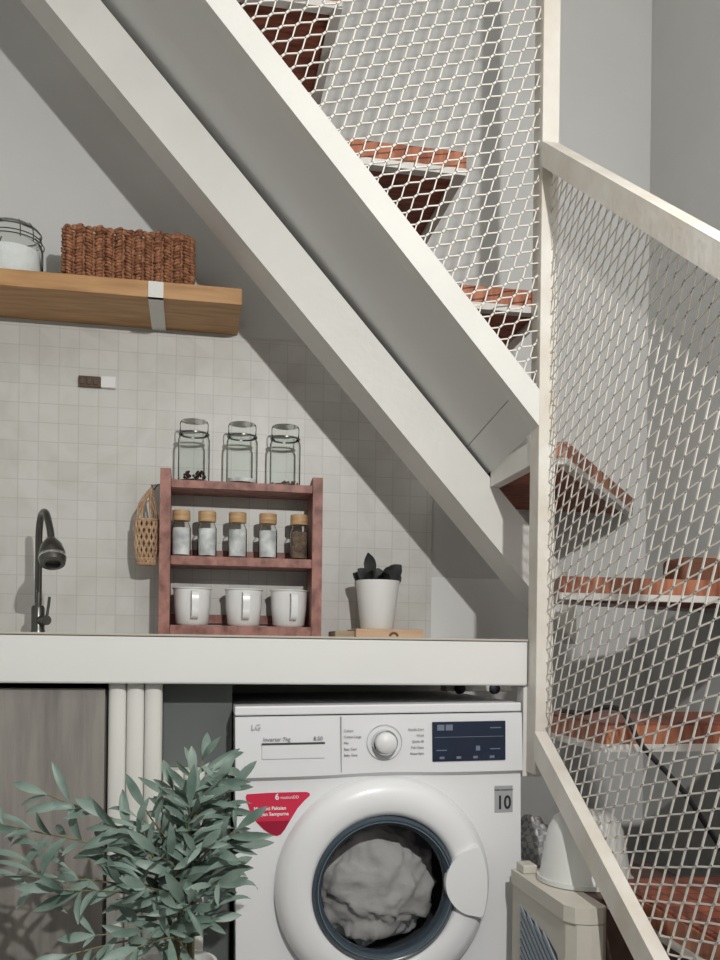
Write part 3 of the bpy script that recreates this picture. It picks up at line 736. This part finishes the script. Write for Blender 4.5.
obj('rim', lathe(nb(), [(.088, .001), (.0925, .001), (.0925, .010), (.088, .010)], c, 48, closed=True), bucket_m, bk, smooth=True)
bm = nb(); bmesh.ops.create_uvsphere(bm, u_segments=40, v_segments=24, radius=1)
for v in bm.verts:
    d = v.co.normalized(); r_ = 1+.25*noise.noise(d*2.2)
    v.co = V((d.x*.052*r_, d.y*.055*r_, d.z*.068*r_ if d.z > -.6 else -.045))
bmesh.ops.translate(bm, vec=(.765, -.50, .51), verts=bm.verts)
o = obj('cloth_bundle', bm, plaid_m, origin=(.765, -.50, .465), smooth=True, sharp=180)
tag(o, 'grey and white checked cloth bundle between washing machine and white bucket', 'cloth')
o = obj('low_stand', box(nb(), .705, .86, -.58, -.42, .0, .464, bev=.003), mat('dark_grey_stand', (.09, .09, .09), .7), origin=(.78, -.5, 0))
tag(o, 'dark stand under the checked cloth bundle', 'stand')
# things on the winder tread and the cable
bm = nb(); box(bm, 1.105, 1.20, -.56, -.46, 1.1125, 1.178, bev=.012, seg=3)
o = obj('brown_pouch', bm, mat('brown_leather', (.17, .07, .04), .6, noise=.3, nscale=20), origin=(1.15, -.51, 1.1125)); tag(o, 'dark brown pouch on the stair tread beside the wall, left of the tan one', 'pouch')
bm = nb(); box(bm, 1.205, 1.29, -.58, -.46, 1.1125, 1.188, bev=.012, seg=3)
o = obj('tan_pouch', bm, mat('tan_fabric', (.58, .36, .25), .7, noise=.2, nscale=20), origin=(1.25, -.52, 1.1125)); tag(o, 'tan pouch on the stair tread at the right edge', 'pouch')
P = curve_pts([(.752, -.70, .834), (.755, -.80, .836), (.762, -.88, .852), (.772, -.935, .845), (.793, -.962, .789), (.872, -.965, .707), (.954, -.965, .596), (.99, -.975, .5575), (1.06, -1.0, .5565)], 8)
o = obj('black_cable', tube(nb(), P, .0048, 10), black_m, origin=(.87, -.96, .555), smooth=True); tag(o, 'black cable hanging over the edge of a lower stair tread behind the mesh', 'cable')

# ------------------------------------------------------------------ leafy plant in front of the cabinet
pl = thing('leafy_plant', 'tall artificial plant with long sage-green leaves in front of the cabinet', 'plant', (-.03, -.82, 0))
c = (-.02, -.82, 0)
obj('vase', lathe(nb(), [(0, 0), (.075, 0), (.085, .01), (.105, .2), (.085, .34), (.068, .385), (.072, .395), (.066, .395), (.062, .38), (0, .36)], c, 40), pot_m, pl, smooth=True)
stems, leaves = nb(), nb()
tips = [(-.33, -.86, .66), (-.30, -.90, .58), (-.24, -.84, .70), (-.20, -.93, .56), (-.14, -.86, .66), (-.15, -.92, .48), (-.075, -.84, .67), (-.05, -.88, .60), (-.03, -.80, .70), (.005, -.84, .725), (.022, -.80, .75),
        (.045, -.86, .72), (.07, -.83, .70), (.08, -.88, .64), (.05, -.92, .56), (.0, -.94, .53), (-.08, -.96, .47), (-.19, -.95, .46), (.06, -.80, .55), (-.04, -.90, .48), (-.1, -.80, .58), (.0, -.88, .68), (.02, -.92, .62), (.03,-.86,.48), (-.07,-.93,.56), (-.01,-.80,.60)]
rnd = random.Random(11)
for (tx, ty, tz) in tips:
    b = V((c[0]+rnd.uniform(-.03, .03), c[1]+rnd.uniform(-.03, .03), .40)); T = V((tx, ty, tz))
    mid1 = b.lerp(T, .5) + V((-(T.x-b.x)*.25, 0, (T.z-b.z)*.12+.02))
    P = curve_pts([b, mid1, T], 10); tube(stems, P, [.0028*(1-.6*i/len(P)) for i in range(len(P))], 6)
    n = len(P); phase = rnd.uniform(0, 6)
    npair = max(4, int((T-b).length/.030))
    for k in range(npair):
        f_ = .30+.70*k/(npair-1); i = min(n-1, int(f_*(n-1))); p = P[i]; d = (P[min(i+1, n-1)]-P[max(i-1, 0)]).normalized()
        for s in (0, PI):
            if rnd.random() < .18: continue
            an = phase + k*1.45 + s
            sd = V((math.cos(an), -.35+.6*math.sin(an), .25*math.sin(an*1.7)))
            sd = (sd - d*sd.dot(d)).normalized()
            ld_ = (d*rnd.uniform(.5, 1.1) + sd*1.0).normalized()
            L = rnd.uniform(.052, .088)*(1-.25*(f_ > .95)); W = L*rnd.uniform(.155, .235)
            leaf(leaves, p, ld_, V((rnd.uniform(-.5, .5), -1, rnd.uniform(.0, .9))), L, W, bend=rnd.uniform(-.3, 1.5), fold=rnd.uniform(.15, .6), seg=6, tipw=.55)
    leaf(leaves, P[-1], (P[-1]-P[-3]), (rnd.uniform(-.4, .4), -1, .4), rnd.uniform(.05, .075), .017, bend=.5, fold=.2, seg=6)
for (x, z, sgn) in ((-.085, .66, -1), (-.075, .60, -1), (.035, .66, 1), (.05, .60, 1), (-.20, .60, -1), (-.255, .64, -1), (.0, .70, 1)):
    for k in range(5):
        leaf(leaves, (x+rnd.uniform(-.01, .01), -.86-.01*k, z-.022*k), (sgn*rnd.uniform(.5, 1.0), -.1, rnd.uniform(.5, .9)), (-sgn*.5, -.7, .6), rnd.uniform(.06, .09), rnd.uniform(.010, .015), bend=rnd.uniform(1.0, 1.9), fold=.3, seg=8)
# the long leaf reaching over the washing machine
leaf(leaves, (.055, -.86, .605), (1, .02, .10), (.1, -1, .5), .095, .019, bend=.25, fold=.15, seg=8)
leaf(leaves, (.035, -.84, .735), (.9, .02, .8), (-.4, -1, .2), .085, .013, bend=1.1, fold=.15, seg=8)
leaf(leaves, (.04, -.84, .735), (.9, .02, .15), (.1, -1, .6), .075, .018, bend=1.3, fold=.15, seg=8)
obj('stems', stems, stem_m, pl, smooth=True)
obj('leaves', leaves, leaf_m, pl, smooth=True, sharp=70)
